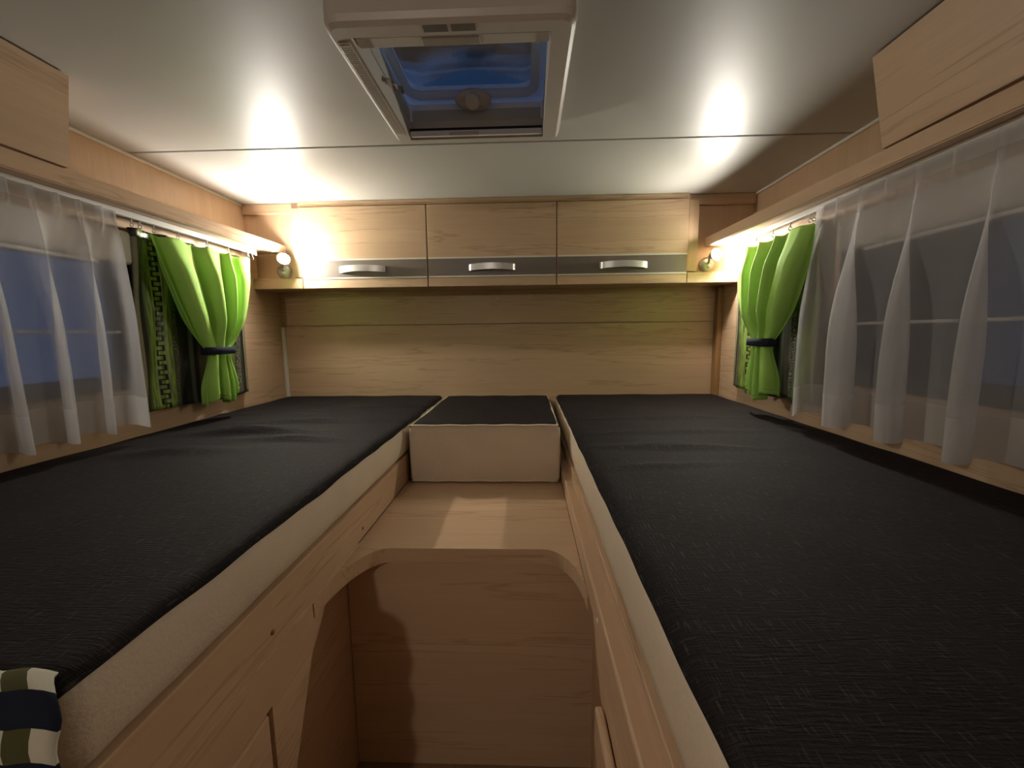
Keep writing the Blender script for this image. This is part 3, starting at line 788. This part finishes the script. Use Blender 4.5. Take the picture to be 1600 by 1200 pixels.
# lid with domed pane
LX0, LX1, LY0, LY1 = OX0-.010, OX1+.010, OY0-.01, OY1+.01
GX0, GX1, GY0, GY1 = OX0+.012, OX1-.024, OY0+.02, OY1-.024
lid = frame_ring('lid_frame', rrect(LX0-.02, LX1+.02, LY0-.02, LY1+.02, (.05,)*4, 8), rrect(GX0, GX1, GY0, GY1, (.04,)*4, 8), .907, .935, 'lid', t)
bm = bmesh.new(); pts = rrect(GX0-.002, GX1+.002, GY0-.002, GY1+.002, (.042,)*4, 10); tube(bm, [(p[0], p[1], .909+.010*(1-((p[0]-(GX0+GX1)/2)/.17)**2)*(1 if p[1] > 1.1 else 0)) for p in pts]+[(pts[0][0], pts[0][1], .909)], .011, 8); mesh('inner_rim', bm, 'lid', lid, True)
def domef(u, v):
    x = LX0+(LX1-LX0)*u; y = LY0+(LY1-LY0)*v; return (x, y, .937+.045*math.sin(PI*u)**.6*math.sin(PI*v)**.6)
grid('dome_pane', 24, 24, domef, 'dome', lid)
# crank knob
kn = Vector((-.098, OY1-.030, .893)); ka = Vector((0, -.62, -.78))
bm = bmesh.new(); lathe(bm, [(0, -.014), (.024, -.014), (.026, -.006), (.024, .001), (.018, .004), (0, .005)], (0, 0, 0), ka, 28)
for v in bm.verts: v.co.x *= 1.85; v.co += kn
kb = mesh('crank_housing', bm, 'plastic', t, True)
lathed('crank_knob', [(0, 0), (.0175, 0), (.0185, .006), (.0185, .018), (.015, .0235), (.012, .0225), (0, .0225)], kn+ka*.004+Vector((0, 0, .006)), ka, 'white', t, 24)
for k in range(3):
    z = .842+.02*k
    bm = bmesh.new(); tube(bm, [(OX0+.0005, .94+.05*k, z), (OX0+.010, .95+.05*k, z+.004), (OX0+.006, .975+.05*k, z+.008)], .004, 6); mesh('hinge_clip', bm, 'grip', t, True)
# two small warning stickers on the near edge of the frame
for x0, x1 in ((-.138, -.096), (-.090, -.048)):
    box('sticker', x0, x1, HY0+.010, HY0+.026, ZB-.0008, ZB+.0004, 'sticker', t)

# ------------------------------------------------------------------ checked blanket over the foot of one bed
t = thing('checked_blanket', (-.62, .26, -.45), 'navy, olive and white checked blanket hanging over the mattress foot', 'blanket')
path = [(.304, .004), (.296, .008), (.286, .009), (.276, .004), (.268, -.008), (.262, -.03), (.258, -.08), (.260, -.16), (.254, -.30), (.258, -.45)]
dist = [0]
for a, b in zip(path, path[1:]): dist.append(dist[-1]+math.dist(a, b))
def blanket(u, v):
    d = v*dist[-1]; k = max(i for i in range(len(path)-1) if dist[i] <= d+1e-9); fr = (d-dist[k])/(dist[k+1]-dist[k])
    y = path[k][0]*(1-fr)+path[k+1][0]*fr; z = path[k][1]*(1-fr)+path[k+1][1]*fr
    x = -.374 - .60*u + .046*smooth(0, .10, v) + .004*math.sin(v*40)*(1-u)
    wv = math.sin(u*38+v*3)
    return (x, y-.006*wv*smooth(.3, .6, v), z+.004*abs(wv)*(1-smooth(.3, .5, v)))
grid('cloth', 60, 60, blanket, 'check', t, uvf=lambda u, v: (u*.62+v*.03, v*dist[-1]), thick=.003)
